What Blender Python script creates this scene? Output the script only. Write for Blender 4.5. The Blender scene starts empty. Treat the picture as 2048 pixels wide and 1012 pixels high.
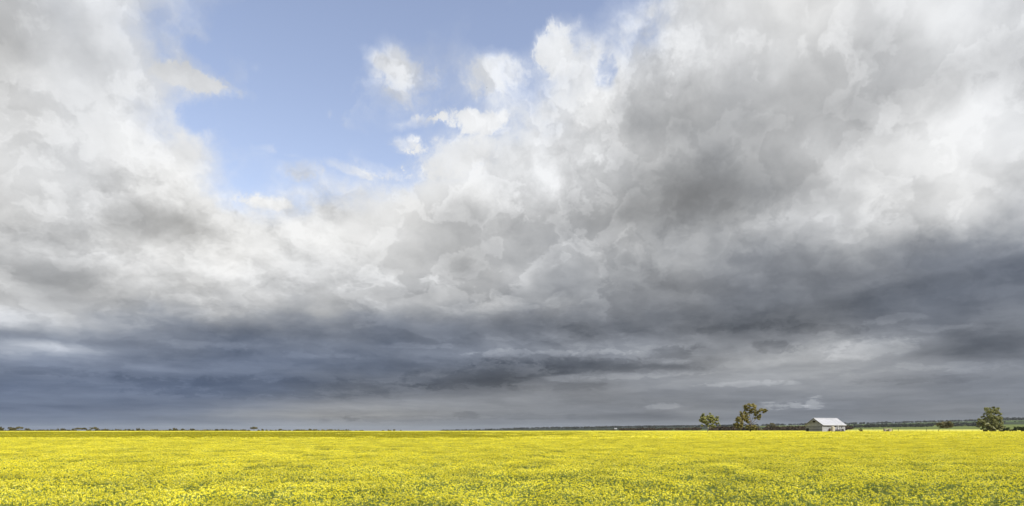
import bpy, bmesh, math, random
import numpy as np
from mathutils import Vector, Matrix
R = math.radians
random.seed(7); rng = np.random.default_rng(11)
S = bpy.context.scene
COL = S.collection

# ------------------------------------------------------------------ camera
F = 1365.0; HZ = 860.0; CAMZ = 3.0          # focal length and horizon row in pixels of the 2048 px wide photograph
cd = bpy.data.cameras.new('camera'); cam = bpy.data.objects.new('camera', cd); COL.objects.link(cam)
cd.sensor_width = 36; cd.lens = 36 * F / 2048; cd.shift_y = (HZ - 506) / 2048
cd.clip_start = 0.1; cd.clip_end = 60000
cam.location = (0, 0, CAMZ); cam.rotation_euler = (R(90), 0, 0)
S.camera = cam

# ------------------------------------------------------------------ view and light
SUN_AZ, SUN_EL = 132.0, 42.0                # degrees clockwise from the view direction (+Y): behind the camera, to the right
SUN_STRENGTH = 5.0
S.view_settings.view_transform = 'Standard'; S.view_settings.look = 'None'
S.view_settings.exposure = 0; S.view_settings.gamma = 1; S.view_settings.use_curve_mapping = False
sl = bpy.data.lights.new('sun', 'SUN'); sun = bpy.data.objects.new('sun', sl); COL.objects.link(sun)
sl.energy = SUN_STRENGTH; sl.angle = R(0.53); sl.color = (1.0, 0.955, 0.88)
sv = Vector((math.sin(R(SUN_AZ)) * math.cos(R(SUN_EL)), math.cos(R(SUN_AZ)) * math.cos(R(SUN_EL)), math.sin(R(SUN_EL))))
sun.rotation_euler = sv.to_track_quat('Z', 'Y').to_euler(); sun.location = (40, -40, 60)

# ------------------------------------------------------------------ sky: Nishita air with procedural clouds in front of it
class NT:
    """tiny node expression helper"""
    def __init__(s, nt): s.nt = nt; s.n = nt.nodes; s.l = nt.links
    def node(s, t, **k):
        n = s.n.new(t)
        for a, b in k.items(): setattr(n, a, b)
        return n
    def put(s, sock, v):
        if isinstance(v, bpy.types.NodeSocket): s.l.new(v, sock)
        elif v is not None: sock.default_value = v
    def m(s, op, a, b=None, c=None, clamp=False):
        n = s.node('ShaderNodeMath', operation=op, use_clamp=clamp)
        s.put(n.inputs[0], a); s.put(n.inputs[1], b)
        if c is not None: s.put(n.inputs[2], c)
        return n.outputs[0]
    def v(s, op, a, b=None, c=None):
        n = s.node('ShaderNodeVectorMath', operation=op)
        s.put(n.inputs[0], a)
        if op == 'SCALE': s.put(n.inputs[3], b)
        else:
            s.put(n.inputs[1], b)
            if c is not None: s.put(n.inputs[2], c)
        return n.outputs['Value'] if op in ('DOT_PRODUCT', 'LENGTH') else n.outputs[0]
    def xyz(s, a, b, c):
        n = s.node('ShaderNodeCombineXYZ')
        for i, q in enumerate((a, b, c)): s.put(n.inputs[i], q)
        return n.outputs[0]
    def noise(s, vec, scale, detail=6, rough=.55, out=0, lac=2.0, dist=0.0):
        n = s.node('ShaderNodeTexNoise', noise_dimensions='3D')
        s.put(n.inputs['Vector'], vec); n.inputs['Scale'].default_value = scale
        n.inputs['Detail'].default_value = detail; n.inputs['Roughness'].default_value = rough
        n.inputs['Lacunarity'].default_value = lac; n.inputs['Distortion'].default_value = dist
        return n.outputs[out]
    def sstep(s, x, lo, hi, a=0., b=1.):
        n = s.node('ShaderNodeMapRange', interpolation_type='SMOOTHSTEP')
        s.put(n.inputs['Value'], x)
        for k, q in (('From Min', lo), ('From Max', hi), ('To Min', a), ('To Max', b)): s.put(n.inputs[k], q)
        return n.outputs[0]
    def mix(s, f, a, b):
        n = s.node('ShaderNodeMix', data_type='RGBA')
        s.put(n.inputs[0], f); s.put(n.inputs[6], a); s.put(n.inputs[7], b)
        return n.outputs[2]
    def ramp(s, f, stops, interp='LINEAR'):
        n = s.node('ShaderNodeValToRGB'); cr = n.color_ramp; cr.interpolation = interp
        s.put(n.inputs[0], f)
        while len(cr.elements) < len(stops): cr.elements.new(1.0)
        for i, (p, c) in enumerate(stops): cr.elements[i].position = p
        for i, (p, c) in enumerate(stops): cr.elements[i].color = (c[0], c[1], c[2], 1)
        return n.outputs[0]

def azel(px, py):
    x, y, z = (px - 1024) / F, 1.0, (HZ - py) / F
    return math.degrees(math.atan2(x, y)), math.degrees(math.atan2(z, math.hypot(x, y)))

# how dark, how closed and how blue the cloud cover is over the plain (brightness, cover, tint by direction)
CX = [0,128,256,384,512,640,768,896,1024,1152,1280,1408,1536,1664,1792,1920,2048]
LUM = {
0:  [188,216,222,222,215,215,215,215,215,220,225,226,226,226,232,246,222],
60: [180,210,222,220,218,218,218,218,220,226,230,226,222,222,226,238,222],
120:[185,210,220,218,215,215,218,218,220,222,225,220,210,204,208,212,226],
180:[208,216,224,224,222,218,222,222,225,226,208,194,184,188,196,202,222],
240:[222,224,228,224,222,222,225,240,232,230,188,176,178,186,198,238,234],
300:[222,228,236,234,234,225,230,242,240,228,188,176,182,194,218,240,225],
360:[222,226,238,240,230,224,234,240,234,218,170,140,172,196,222,232,206],
400:[215,214,222,236,235,232,234,218,216,198,158,130,168,194,212,222,205],
440:[205,212,196,196,228,236,230,204,202,186,160,154,176,188,198,204,190],
480:[200,205,205,216,234,240,218,194,190,180,172,164,164,170,162,150,138],
520:[192,198,213,226,228,226,204,184,182,170,160,155,148,144,130,120,115],
560:[183,172,203,218,220,208,192,178,180,168,152,142,140,128,120,112,110],
600:[196,182,185,195,195,190,180,178,164,148,134,122,112,108,108,108,110],
640:[205,185,165,150,145,140,138,132,122,112,110,107,106,110,116,124,130],
670:[146,138,132,126,120,117,112,110,108,106,107,108,122,138,140,124,118],
684:[152,150,130,122,117,118,120,124,134,146,150,146,152,158,144,120,117],
700:[158,158,130,120,115,120,124,130,142,154,156,142,156,162,146,114,118],
730:[132,135,122,117,115,115,112,112,106,110,122,144,158,162,152,124,124],
760:[115,122,118,114,112,112,110,110,116,130,142,158,164,155,140,128,128],
788:[116,117,116,115,114,113,116,121,128,132,132,134,144,142,130,126,127],
806:[116,117,117,120,132,143,147,147,141,136,129,127,132,132,126,125,127],
830:[117,117,119,130,145,149,147,140,132,125,124,127,127,125,124,126,128],
855:[121,121,125,135,141,142,140,132,128,125,125,127,127,126,126,128,130]}
COV = {
0:  [1,1,.98,.45,.02,0,0,0,.0,.02,.35,1,1,1,1,1,1],
60: [1,1,.95,.3,0,0,0,0,.08,.22,.85,1,1,1,1,1,1],
120:[1,1,1,.75,.05,0,.5,.25,.55,.8,.95,1,1,1,1,1,1],
180:[1,1,1,.85,.3,0,.6,.15,.5,.85,1,1,1,1,1,1,1],
240:[1,1,1,.35,0,0,.2,.25,.6,.95,1,1,1,1,1,1,1],
300:[1,1,1,.9,.12,.05,.2,.6,.95,1,1,1,1,1,1,1,1],
360:[1,1,1,1,.2,.22,.6,1,1,1,1,1,1,1,1,1,1],
400:[1,1,1,1,.38,.7,1,1,1,1,1,1,1,1,1,1,1],
440:[1,1,1,1,.9,1,1,1,1,1,1,1,1,1,1,1,1],
500:[1]*17, 855:[1]*17}
TNT = {
0:  [2,10,14,15,15,15,15,15,15,12,10,6,2,2,3,4,8],
200:[2,6,8,8,8,8,8,8,8,6,4,4,4,4,4,4,5],
400:[2,2,-1,-2,0,0,-1,0,2,4,5,5,5,4,2,2,5],
500:[4,4,-1,-2,-2,-1,2,3,5,6,6,6,6,7,10,14,16],
600:[4,4,5,4,4,4,6,6,8,8,8,10,12,12,14,18,18],
660:[18,20,20,20,24,24,22,18,16,14,14,12,12,10,12,14,15],
720:[28,28,29,30,32,30,25,22,18,16,12,8,6,6,8,12,14],
780:[35,35,35,35,32,22,18,12,8,8,10,10,8,10,12,14,14],
830:[34,33,29,20,12,4,2,4,8,10,10,8,12,12,10,8,10],
860:[33,31,27,20,18,14,12,12,12,12,10,10,14,14,12,12,12]}
NU = NV = 32; EMAX = 36.0; VP = 0.6
def fit(tab):
    ys = sorted(tab); A = np.array([tab[y] for y in ys], float)
    G = np.zeros((NV, NU))
    for j in range(NV):
        el = EMAX * (j / (NV - 1)) ** (1 / VP)
        for i in range(NU):
            az = -45 + 90 * i / (NU - 1)
            a = max(-40, min(40, az))
            px = 1024 + F * math.tan(R(a)); py = HZ - F * math.tan(R(el)) / math.cos(R(a))
            col = [np.interp(px, CX, A[k]) for k in range(len(ys))]
            G[j, i] = np.interp(py, ys, col)
    return G
def field(N, u, v, tab, npair):
    """the table as a sum of products of one-dimensional ramps (three per colour ramp)"""
    G = fit(tab); mean = G.mean(); U, s, Vt = np.linalg.svd(G - mean)
    tot = None
    for p in range(npair):
        k = slice(3 * p, 3 * p + 3)
        a = Vt[k].T * np.sqrt(s[k]); b = U[:, k] * np.sqrt(s[k])      # (NU,3), (NV,3)
        a0, a1, b0, b1 = a.min(), a.max(), b.min(), b.max()
        ra = N.ramp(u, [(i / (NU - 1), (a[i] - a0) / (a1 - a0)) for i in range(NU)], 'CARDINAL')
        rb = N.ramp(v, [(i / (NV - 1), (b[i] - b0) / (b1 - b0)) for i in range(NV)], 'CARDINAL')
        ra = N.v('MULTIPLY_ADD', ra, (a1 - a0,) * 3, (a0,) * 3); rb = N.v('MULTIPLY_ADD', rb, (b1 - b0,) * 3, (b0,) * 3)
        d = N.v('DOT_PRODUCT', ra, rb)
        tot = d if tot is None else N.m('ADD', tot, d)
    return N.m('ADD', tot, float(mean))

W = bpy.data.worlds.new('World'); S.world = W; W.use_nodes = True
W.node_tree.nodes.clear(); N = NT(W.node_tree)
SKY_STRENGTH = 0.15
tc = N.node('ShaderNodeTexCoord'); D = N.v('NORMALIZE', tc.outputs['Generated'])
sx = N.node('ShaderNodeSeparateXYZ'); N.l.new(D, sx.inputs[0]); dx, dy, dz = sx.outputs
el = N.m('MULTIPLY', N.m('ARCSINE', dz), 180 / math.pi)
elp = N.m('MAXIMUM', el, 0.0)
az = N.m('MULTIPLY', N.m('ARCTAN2', dx, dy), 180 / math.pi)
# noise space: layers get flatter and thinner towards the horizon
g = N.m('MULTIPLY', N.m('LOGARITHM', N.m('ADD', elp, 3.5), math.e), 0.42)
P = N.xyz(dx, dy, g)
wa = N.v('SUBTRACT', N.noise(P, 5.0, 3, .55, 1), (.5, .5, .5))
wb = N.v('SUBTRACT', N.noise(N.v('ADD', P, (7, 3, 1)), 16.0, 5, .6, 1), (.5, .5, .5))
wsep = N.node('ShaderNodeSeparateXYZ'); N.l.new(N.v('ADD', N.v('SCALE', wa, 3.0), N.v('SCALE', wb, 4.0)), wsep.inputs[0])
flat = N.sstep(elp, 0.0, 14.0, 0.10, 1.0)      # less vertical wobble low down
azw = N.m('ADD', az, wsep.outputs[0]); elw = N.m('ADD', elp, N.m('MULTIPLY', wsep.outputs[1], N.m('MULTIPLY', flat, .8)))
u = N.m('PINGPONG', N.m('ADD', N.m('DIVIDE', azw, 90.0), 4.5), 1.0)
vv = N.m('POWER', N.m('DIVIDE', N.m('MAXIMUM', elw, 0.0001), EMAX), VP, clamp=True)
L = field(N, u, vv, LUM, 4); C = field(N, u, vv, COV, 3); T = field(N, u, vv, TNT, 2)
# single clouds: (column, row, half width, half height, tilt, brightness, cover; cover 9 marks a firm-edged cloud)
aw = N.xyz(N.m('ADD', az, N.m('MULTIPLY', wsep.outputs[0], .35)), N.m('ADD', elp, N.m('MULTIPLY', wsep.outputs[1], N.m('MULTIPLY', flat, .35))), 0.0)
CLOUDS = [
 (808,160,85,62,-20,-8,.30),(745,118,50,14,-25,-4,.28),(992,150,62,42,10,-5,.28),(1100,95,35,55,15,10,.5),
 (1195,205,50,38,40,14,.3),(942,240,62,22,-5,16,.75),(1005,232,12,12,0,10,.3),(815,285,34,16,-5,10,.55),
 (765,335,50,14,-8,8,.3),(525,403,46,15,0,12,.5),(598,335,42,22,0,-10,.35),(420,175,85,28,-8,2,.5),
 (410,110,60,22,-25,0,-.3),(1210,150,20,38,0,0,-.35),(1000,60,60,40,0,0,-.25),(905,310,90,34,12,8,.3),(640,120,120,100,0,0,-.4),(655,230,70,20,-12,-4,.42),(830,245,45,12,10,0,.35),(1120,45,35,25,0,-4,.35),(1015,10,18,22,0,-4,.4),(700,335,60,10,-10,2,.3),(560,300,40,10,0,-4,.3),(525,215,60,16,-15,-4,.25),
 (400,235,40,34,0,0,-.45),(590,230,110,80,0,0,-.4),
 (120,698,120,13,0,34,0),(320,738,70,7,-2,16,0),(110,738,80,9,0,8,0),(0,632,60,22,0,18,0),(1000,758,130,17,2,-16,0),
 (1180,731,200,14,-2,-12,9),(960,752,130,22,4,-9,9),(1350,702,62,13,8,-18,9),(1555,694,44,12,-6,-17,9),(1250,752,140,8,2,15,9),(1100,706,170,7,0,17,9),
 (1345,722,30,6,0,14,9),(1470,768,95,6,0,15,9),(1740,695,80,20,6,12,9),(560,776,260,20,0,-9,9),(130,745,110,8,0,-8,9),(420,690,90,8,0,8,9),(640,712,80,6,-2,9,9),(860,690,70,6,2,9,9),
 (1650,660,110,9,-3,-10,9),(1480,655,90,8,2,-8,9),(1120,775,110,7,0,-8,9),(1900,655,90,8,-3,10,9),(1600,722,180,12,3,10,0),(1560,811,42,9,0,24,9),
 (1627,807,20,12,0,24,9),(1325,813,32,6,0,18,9),(935,832,24,8,0,-14,9),(800,838,130,6,0,-9,9),(703,838,20,5,0,-13,9),(1090,834,90,6,0,-8,9),(1900,735,120,9,-3,10,9),(1780,640,60,8,2,12,9),(1850,760,140,7,0,-7,9),
 (645,842,12,4,0,-10,0),(1240,832,100,6,0,-8,0),(1960,690,120,28,-2,-16,0),(1720,690,90,14,5,12,0),
 (1040,545,50,24,-10,10,0),(690,490,70,36,0,8,0),(1410,378,90,34,0,-8,0),(330,455,110,30,-5,-16,0),
 (130,565,110,14,0,-10,0),(250,600,140,14,0,-8,0),(1105,355,22,60,20,16,0),(1900,250,110,40,25,12,0),(1900,35,70,35,20,10,0),
 (1560,445,120,16,5,10,0),(1210,665,260,16,0,-8,0),(560,760,240,12,0,-5,0),(480,700,70,9,0,-7,0)]
Lb = L; Cb = C
torn = N.m('MULTIPLY', N.m('SUBTRACT', N.noise(N.v('ADD', N.v('MULTIPLY', P, (1.3, 1.3, .9)), N.v('SCALE', wb, .12)), 22.0, 7, .66), .54), 3.0)
for (cx, cy, hw, hh, rot, dl, dc) in CLOUDS:
    a0, e0 = azel(cx, cy); a1, _ = azel(cx + hw, cy); _, e1 = azel(cx, cy - hh)
    mp = N.node('ShaderNodeMapping', vector_type='TEXTURE')
    N.l.new(aw, mp.inputs[0]); mp.inputs['Location'].default_value = (a0, e0, 0)
    mp.inputs['Rotation'].default_value = (0, 0, R(rot)); mp.inputs['Scale'].default_value = (abs(a1 - a0) * 1.6, abs(e1 - e0) * 1.6, 1)
    gr = N.node('ShaderNodeTexGradient', gradient_type='SPHERICAL'); N.l.new(mp.outputs[0], gr.inputs[0])
    if dc == 9: gf = N.m('MULTIPLY', N.sstep(N.m('ADD', gr.outputs['Fac'], torn), 0.05, 0.5), N.sstep(gr.outputs['Fac'], 0.0, .3))
    elif dc: gf = N.m('MULTIPLY', N.sstep(N.m('ADD', gr.outputs['Fac'], N.m('MULTIPLY', torn, .6)), 0.0, .7), N.sstep(gr.outputs['Fac'], 0.0, .3))
    else: gf = N.sstep(gr.outputs['Fac'], 0.0, 1.0)
    if dl: Lb = N.m('MULTIPLY_ADD', gf, float(dl) * 1.25, Lb)
    if dc and dc != 9: Cb = N.m('MULTIPLY_ADD', gf, float(dc), Cb)
L, C = Lb, Cb
# billows: noise compared with itself a little way towards the light gives lit and shaded sides
fb1 = N.noise(N.v('ADD', P, N.v('SCALE', wb, .05)), 9.0, 6, .48)
fb2 = N.noise(N.v('ADD', N.v('ADD', P, N.v('SCALE', wb, .05)), (.012, -.004, .022)), 9.0, 6, .48)
relief = N.m('SUBTRACT', fb1, fb2)
fine = N.m('SUBTRACT', N.noise(N.v('ADD', N.v('ADD', P, (3, 9, 5)), N.v('SCALE', wb, .04)), 26.0, 9, .62), .5)
def vor(vec):
    n = N.node('ShaderNodeTexVoronoi', feature='F1', normalize=False)
    N.l.new(vec, n.inputs['Vector']); n.inputs['Scale'].default_value = 13.0; n.inputs['Detail'].default_value = 3.0; n.inputs['Roughness'].default_value = .5
    return n.outputs['Distance']
Pv = N.v('ADD', P, N.v('SCALE', N.v('SUBTRACT', N.noise(P, 24.0, 4, .6, 1), (.5, .5, .5)), .09))
cauli = N.m('SUBTRACT', vor(N.v('ADD', Pv, (.010, -.003, .016))), vor(Pv))
Ps = N.v('ADD', N.v('MULTIPLY', P, (1.0, 1.0, 2.6)), N.v('SCALE', wb, .10))
strat = N.m('SUBTRACT', N.noise(Ps, 7.0, 6, .55), .5)
puff = N.m('SUBTRACT', fb1, .5)
edge = N.m('MULTIPLY', N.m('ADD', N.m('MULTIPLY', puff, 1.5), N.m('MULTIPLY', fine, .6)), 1.0)
Cn = N.m('ADD', C, N.m('MULTIPLY', edge, N.m('SUBTRACT', 1.0, N.sstep(C, .75, 1.0, 0., .85))))
crisp = N.sstep(az, -16.0, -8.0)                      # the right-hand bank is firm cumulus, the left-hand edge a soft veil
cov = N.mix(crisp, N.sstep(Cn, .10, 1.0), N.m('ADD', N.m('MULTIPLY', N.sstep(Cn, .05, .95), .62), N.m('MULTIPLY', N.sstep(Cn, .42, .80), .38)))
cov = N.m('MAXIMUM', cov, N.sstep(elp, 16.5, 12.5))
amp = N.sstep(elp, 0.0, 12.0, .25, 1.0)
dark = N.sstep(L, 110.0, 190.0, .75, 1.0)
bright = N.sstep(L, 165.0, 225.0)
high = N.sstep(elp, 5.0, 11.0)
det = N.m('ADD', N.m('MULTIPLY', relief, 90.0), N.m('MULTIPLY', puff, 20.0))
det = N.m('ADD', det, N.m('MULTIPLY', fine, 8.0))
det = N.m('MULTIPLY', N.m('MULTIPLY', det, amp), dark)
det = N.m('ADD', det, N.m('MULTIPLY', N.m('MULTIPLY', cauli, 40.0), N.m('MULTIPLY', N.m('MULTIPLY', bright, high), N.sstep(N.noise(N.v('ADD', P, (5, 5, 2)), 4.0, 2, .5), .42, .62))))
det = N.m('ADD', det, N.m('MULTIPLY', strat, N.sstep(elp, 16.0, 7.0, 0.0, 52.0)))
# firm edges: a bright rim that falls off into the cloud behind it, at two sizes
def rim(vec, sc, lo, w, fall):
    q = N.noise(vec, sc, 8, .54)
    return N.m('MULTIPLY', N.sstep(q, lo, lo + w), N.sstep(q, lo + w, lo + fall, 1.0, 0.0))
Pr = N.v('ADD', P, N.v('SCALE', wb, .06))
rims = N.m('ADD', N.m('MULTIPLY', rim(N.v('ADD', Pr, (2, 8, 4)), 6.0, .50, .032, .20), 17.0), N.m('MULTIPLY', rim(N.v('ADD', Pr, (6, 1, 9)), 13.0, .52, .04, .17), 12.0))
rims = N.m('MULTIPLY', N.m('SUBTRACT', rims, 7.0), N.m('ADD', .72, N.m('MULTIPLY', .45, N.m('MULTIPLY', N.sstep(az, -18.0, -6.0), N.sstep(az, 16.0, 6.0)))))
det = N.m('ADD', det, N.m('MULTIPLY', rims, N.m('MULTIPLY', N.sstep(L, 120.0, 200.0, .35, 1.0), N.sstep(elp, 1.0, 8.0, .25, 1.0))))
lift = N.sstep(L, 150.0, 110.0, 0.0, 5.0)
Lf = N.m('ADD', N.m('ADD', L, lift), det)
# lit cloud rolls off softly
Lf = N.m('SUBTRACT', Lf, N.m('MULTIPLY', N.m('MAXIMUM', N.m('SUBTRACT', Lf, 230.0), 0.0), .35))
# soft shoulder so that lit cloud never clips
Lf = N.m('MINIMUM', Lf, 246.0)
Lf = N.m('MAXIMUM', Lf, 82.0)
T = N.m('MULTIPLY', T, N.sstep(Lf, 205.0, 140.0, .7, 1.0))
thin = N.sstep(Cn, .3, 1.1)
Tn = N.m('ADD', T, N.m('MULTIPLY', N.m('SUBTRACT', 1.0, thin), 12.0))
Tn = N.m('ADD', Tn, N.m('MULTIPLY', N.m('SUBTRACT', N.noise(P, 6.0, 2, .5), .5), 7.0))
def chan(k, off=0.0): return N.m('POWER', N.m('DIVIDE', N.m('ADD', N.m('ADD', Lf, N.m('MULTIPLY', Tn, k)), off), 255.0), 2.25)
comb = N.node('ShaderNodeCombineColor')
N.l.new(chan(-.42), comb.inputs[0]); N.l.new(chan(-.08), comb.inputs[1]); N.l.new(chan(.58, -1.), comb.inputs[2])
cloud = N.v('SCALE', comb.outputs[0], 1 / SKY_STRENGTH)
sky = N.node('ShaderNodeTexSky', sky_type='NISHITA'); sky.sun_disc = False
sky.sun_elevation = R(SUN_EL); sky.sun_rotation = R(SUN_AZ); sky.air_density = 1.0; sky.dust_density = 1.2; sky.ozone_density = 2.0
skyc = N.v('MULTIPLY', sky.outputs[0], (2.05, 1.6, 1.4))
col = N.mix(cov, skyc, cloud)
bg = N.node('ShaderNodeBackground'); N.l.new(col, bg.inputs[0]); bg.inputs[1].default_value = SKY_STRENGTH
wo = N.node('ShaderNodeOutputWorld'); N.l.new(bg.outputs[0], wo.inputs[0])
W.cycles.sampling_method = 'MANUAL'; W.cycles.sample_map_resolution = 512

#@@REST
# ------------------------------------------------------------------ helpers
def at(px, py, Y):
    """world point that stands Y metres ahead at a column and row of the photograph"""
    return Vector(((px - 1024) / F * Y, Y, CAMZ + (HZ - py) / F * Y))
def tag(o, label=None, cat=None, group=None, kind=None):
    if label: o['label'] = label
    if cat: o['category'] = cat
    if group: o['group'] = group
    if kind: o['kind'] = kind
    return o
def empty(name, loc, rz=0.0, parent=None):
    o = bpy.data.objects.new(name, None); COL.objects.link(o); o.location = loc; o.rotation_euler = (0, 0, rz)
    o.empty_display_size = .5
    if parent: o.parent = parent
    return o
class MB:
    def __init__(s): s.v = []; s.f = []
    def add(s, vs, fs):
        k = len(s.v); s.v += [tuple(p) for p in vs]; s.f += [tuple(i + k for i in f) for f in fs]; return s
    def box(s, x0, x1, y0, y1, z0, z1):
        return s.add([(x0,y0,z0),(x1,y0,z0),(x1,y1,z0),(x0,y1,z0),(x0,y0,z1),(x1,y0,z1),(x1,y1,z1),(x0,y1,z1)],
                     [(0,3,2,1),(4,5,6,7),(0,1,5,4),(1,2,6,5),(2,3,7,6),(3,0,4,7)])
    def tube(s, pts, rads, n=7, cap=True):
        rings = []; k = len(s.v)
        for i, p in enumerate(pts):
            p = Vector(p)
            t = (Vector(pts[min(i + 1, len(pts) - 1)]) - Vector(pts[max(i - 1, 0)])).normalized()
            a = t.cross(Vector((0, 1, 0)) if abs(t.y) < .9 else Vector((1, 0, 0))).normalized(); b = t.cross(a)
            for j in range(n):
                q = 2 * math.pi * j / n
                s.v.append(tuple(p + (a * math.cos(q) + b * math.sin(q)) * rads[i]))
        for i in range(len(pts) - 1):
            for j in range(n):
                s.f.append((k + i*n + j, k + i*n + (j+1) % n, k + (i+1)*n + (j+1) % n, k + (i+1)*n + j))
        if cap:
            s.f.append(tuple(k + j for j in range(n))[::-1]); s.f.append(tuple(k + (len(pts)-1)*n + j for j in range(n)))
        return s
    def mesh(s, name, mat):
        m = bpy.data.meshes.new(name); m.from_pydata(s.v, [], s.f); m.update()
        if mat: m.materials.append(mat)
        return m
    def build(s, name, mat, parent=None, smooth=False):
        m = s.mesh(name, mat); o = bpy.data.objects.new(name, m); COL.objects.link(o)
        if parent: o.parent = parent
        if smooth: m.polygons.foreach_set('use_smooth', [True] * len(m.polygons))
        return o
def quads_mesh(name, Q, mat):
    """Q: (n,4,3) array of loose quads"""
    n = len(Q); m = bpy.data.meshes.new(name)
    m.vertices.add(4 * n); m.vertices.foreach_set('co', Q.reshape(-1).astype(np.float32))
    m.loops.add(4 * n); m.loops.foreach_set('vertex_index', np.arange(4 * n, dtype=np.int32))
    m.polygons.add(n); m.polygons.foreach_set('loop_start', np.arange(0, 4 * n, 4, dtype=np.int32))
    m.update(calc_edges=True)
    if mat: m.materials.append(mat)
    return m
def rand_quads(c, size, flat=0.0, up=0.0, aspect=1.0, r=rng, out=None):
    """loose quads of random facing at centres c (n,3) with edge lengths size (n)"""
    n = len(c); nrm = r.normal(size=(n, 3)); nrm[:, 2] = nrm[:, 2] * (1 - flat) + up * 1.6
    if out is not None: nrm = nrm * .55 + out
    nrm /= np.linalg.norm(nrm, axis=1)[:, None]
    a = np.cross(nrm, r.normal(size=(n, 3))); a /= np.linalg.norm(a, axis=1)[:, None]; b = np.cross(nrm, a)
    a = a * (np.asarray(size) * .5 * aspect)[:, None]; b = b * (np.asarray(size) * .5)[:, None]
    return np.stack([c - a - b * .6, c + a * .8 - b, c + a + b * .7, c - a * .7 + b], 1)

# ------------------------------------------------------------------ materials
def mat(name, fn):
    m = bpy.data.materials.new(name); m.use_nodes = True; m.node_tree.nodes.clear(); n = NT(m.node_tree)
    out = n.node('ShaderNodeOutputMaterial'); n.l.new(fn(n), out.inputs[0]); return m
def principled(n, col, rough=.7, metal=0., bump=None, spec=.4, bstr=.3, bdist=.02):
    p = n.node('ShaderNodeBsdfPrincipled')
    n.put(p.inputs['Base Color'], col); n.put(p.inputs['Roughness'], rough); n.put(p.inputs['Metallic'], metal)
    p.inputs['Specular IOR Level'].default_value = spec
    if bump is not None:
        b = n.node('ShaderNodeBump'); n.put(b.inputs['Height'], bump); b.inputs['Strength'].default_value = bstr; b.inputs['Distance'].default_value = bdist
        n.l.new(b.outputs[0], p.inputs['Normal'])
    return p.outputs[0]
def rgb(c): return (c[0], c[1], c[2], 1.0)
def objco(n): return n.node('ShaderNodeTexCoord').outputs['Object']
def weathered(name, c0, c1, rough=.6, metal=0., scale=1.5, spec=.4):
    def fn(n):
        k = n.noise(objco(n), scale, 6, .6); k2 = n.noise(objco(n), scale * 7, 4, .6)
        return principled(n, n.mix(n.sstep(n.m('ADD', n.m('MULTIPLY', k, .7), n.m('MULTIPLY', k2, .3)), .38, .62), rgb(c0), rgb(c1)), rough, metal, k2, spec)
    return mat(name, fn)
def leafy(name, stops, trans=.25, scale=.35, rough=.7):
    """colour differs from leaf to leaf and softly from clump to clump"""
    def fn(n):
        g = n.node('ShaderNodeNewGeometry'); rp = g.outputs['Random Per Island']
        oi = n.node('ShaderNodeObjectInfo')
        k = n.noise(objco(n), scale, 3, .6)
        f = n.m('ADD', n.m('MULTIPLY', rp, .6), n.m('MULTIPLY', n.sstep(k, .35, .65), .4), clamp=True)
        c = n.ramp(f, stops)
        c = n.v('SCALE', c, n.m('ADD', .82, n.m('MULTIPLY', oi.outputs['Random'], .36)))
        p = principled(n, c, rough, spec=.2)
        t = n.node('ShaderNodeBsdfTranslucent'); n.put(t.inputs[0], c)
        mx = n.node('ShaderNodeMixShader'); mx.inputs[0].default_value = trans
        n.l.new(p, mx.inputs[1]); n.l.new(t.outputs[0], mx.inputs[2]); return mx.outputs[0]
    return mat(name, fn)
M = {}
M['petal'] = leafy('canola_petal', [(0, (.74,.64,.03)), (.35, (.87,.795,.045)), (.7, (.93,.87,.10)), (1, (.96,.93,.50))], .35, .8)
M['petal_olive'] = leafy('canola_petal_olive', [(0, (.36,.33,.012)), (.5, (.46,.42,.015)), (1, (.60,.54,.05))], .3, .8)  # darker olive petal colour for the far left of the field
M['stem'] = leafy('canola_stem', [(0, (.12,.17,.03)), (.5, (.22,.28,.07)), (1, (.40,.44,.17))], .3, .8)
M['gum'] = leafy('gum_leaf', [(0, (0.098,0.110,0.027)), (.45, (0.244,0.256,0.073)), (.8, (0.378,0.366,0.134)), (1, (0.537,0.500,0.244))], .35, .45)
M['gum_red'] = leafy('gum_leaf_bronze', [(0, (0.110,0.107,0.027)), (.45, (0.293,0.262,0.073)), (.8, (0.427,0.366,0.122)), (1, (0.586,0.488,0.232))], .35, .45)
M['grey_gum'] = leafy('grey_gum_leaf', [(0, (0.085,0.098,0.030)), (.45, (0.268,0.281,0.098)), (.8, (0.451,0.451,0.220)), (1, (0.600,0.600,0.415))], .35, .6)
M['mallee'] = leafy('mallee_leaf', [(0, (0.049,0.051,0.020)), (.5, (0.122,0.110,0.043)), (1, (0.232,0.195,0.091))], .15, .5)
M['shrub'] = leafy('dark_shrub_leaf', [(0, (.016,.024,.008)), (.5, (.035,.055,.014)), (1, (.08,.11,.03))], .15, .7)
M['dry_shrub'] = leafy('dry_shrub_leaf', [(0, (.03,.018,.010)), (.5, (.06,.04,.02)), (1, (.11,.08,.045))], .1, .7)
M['far_wood'] = leafy('far_wood_leaf', [(0, (.018,.022,.012)), (.5, (.035,.038,.02)), (1, (.075,.07,.036))], .1, .02)
M['bark_pale'] = weathered('pale_bark', (.62,.58,.52), (.38,.33,.27), .8)
M['bark_dark'] = weathered('dark_bark', (.09,.065,.045), (.18,.14,.10), .9)
M['zinc_wall'] = weathered('white_sheet_wall', (.50,.51,.52), (.34,.34,.34), .55, 0., .8)
M['white'] = weathered('white_paint', (.72,.72,.70), (.60,.59,.56), .5)
M['grey_wall'] = weathered('grey_gable_wall', (.40,.40,.40), (.31,.31,.31), .75, 0., .7)
M['grey_wall2'] = weathered('grey_wall_worn_shaded', (.27,.27,.27), (.20,.20,.20), .8, 0., .9)
M['roof'] = weathered('white_roof_sheet', (.47,.48,.50), (.40,.41,.43), .45, .0, .5)
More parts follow.
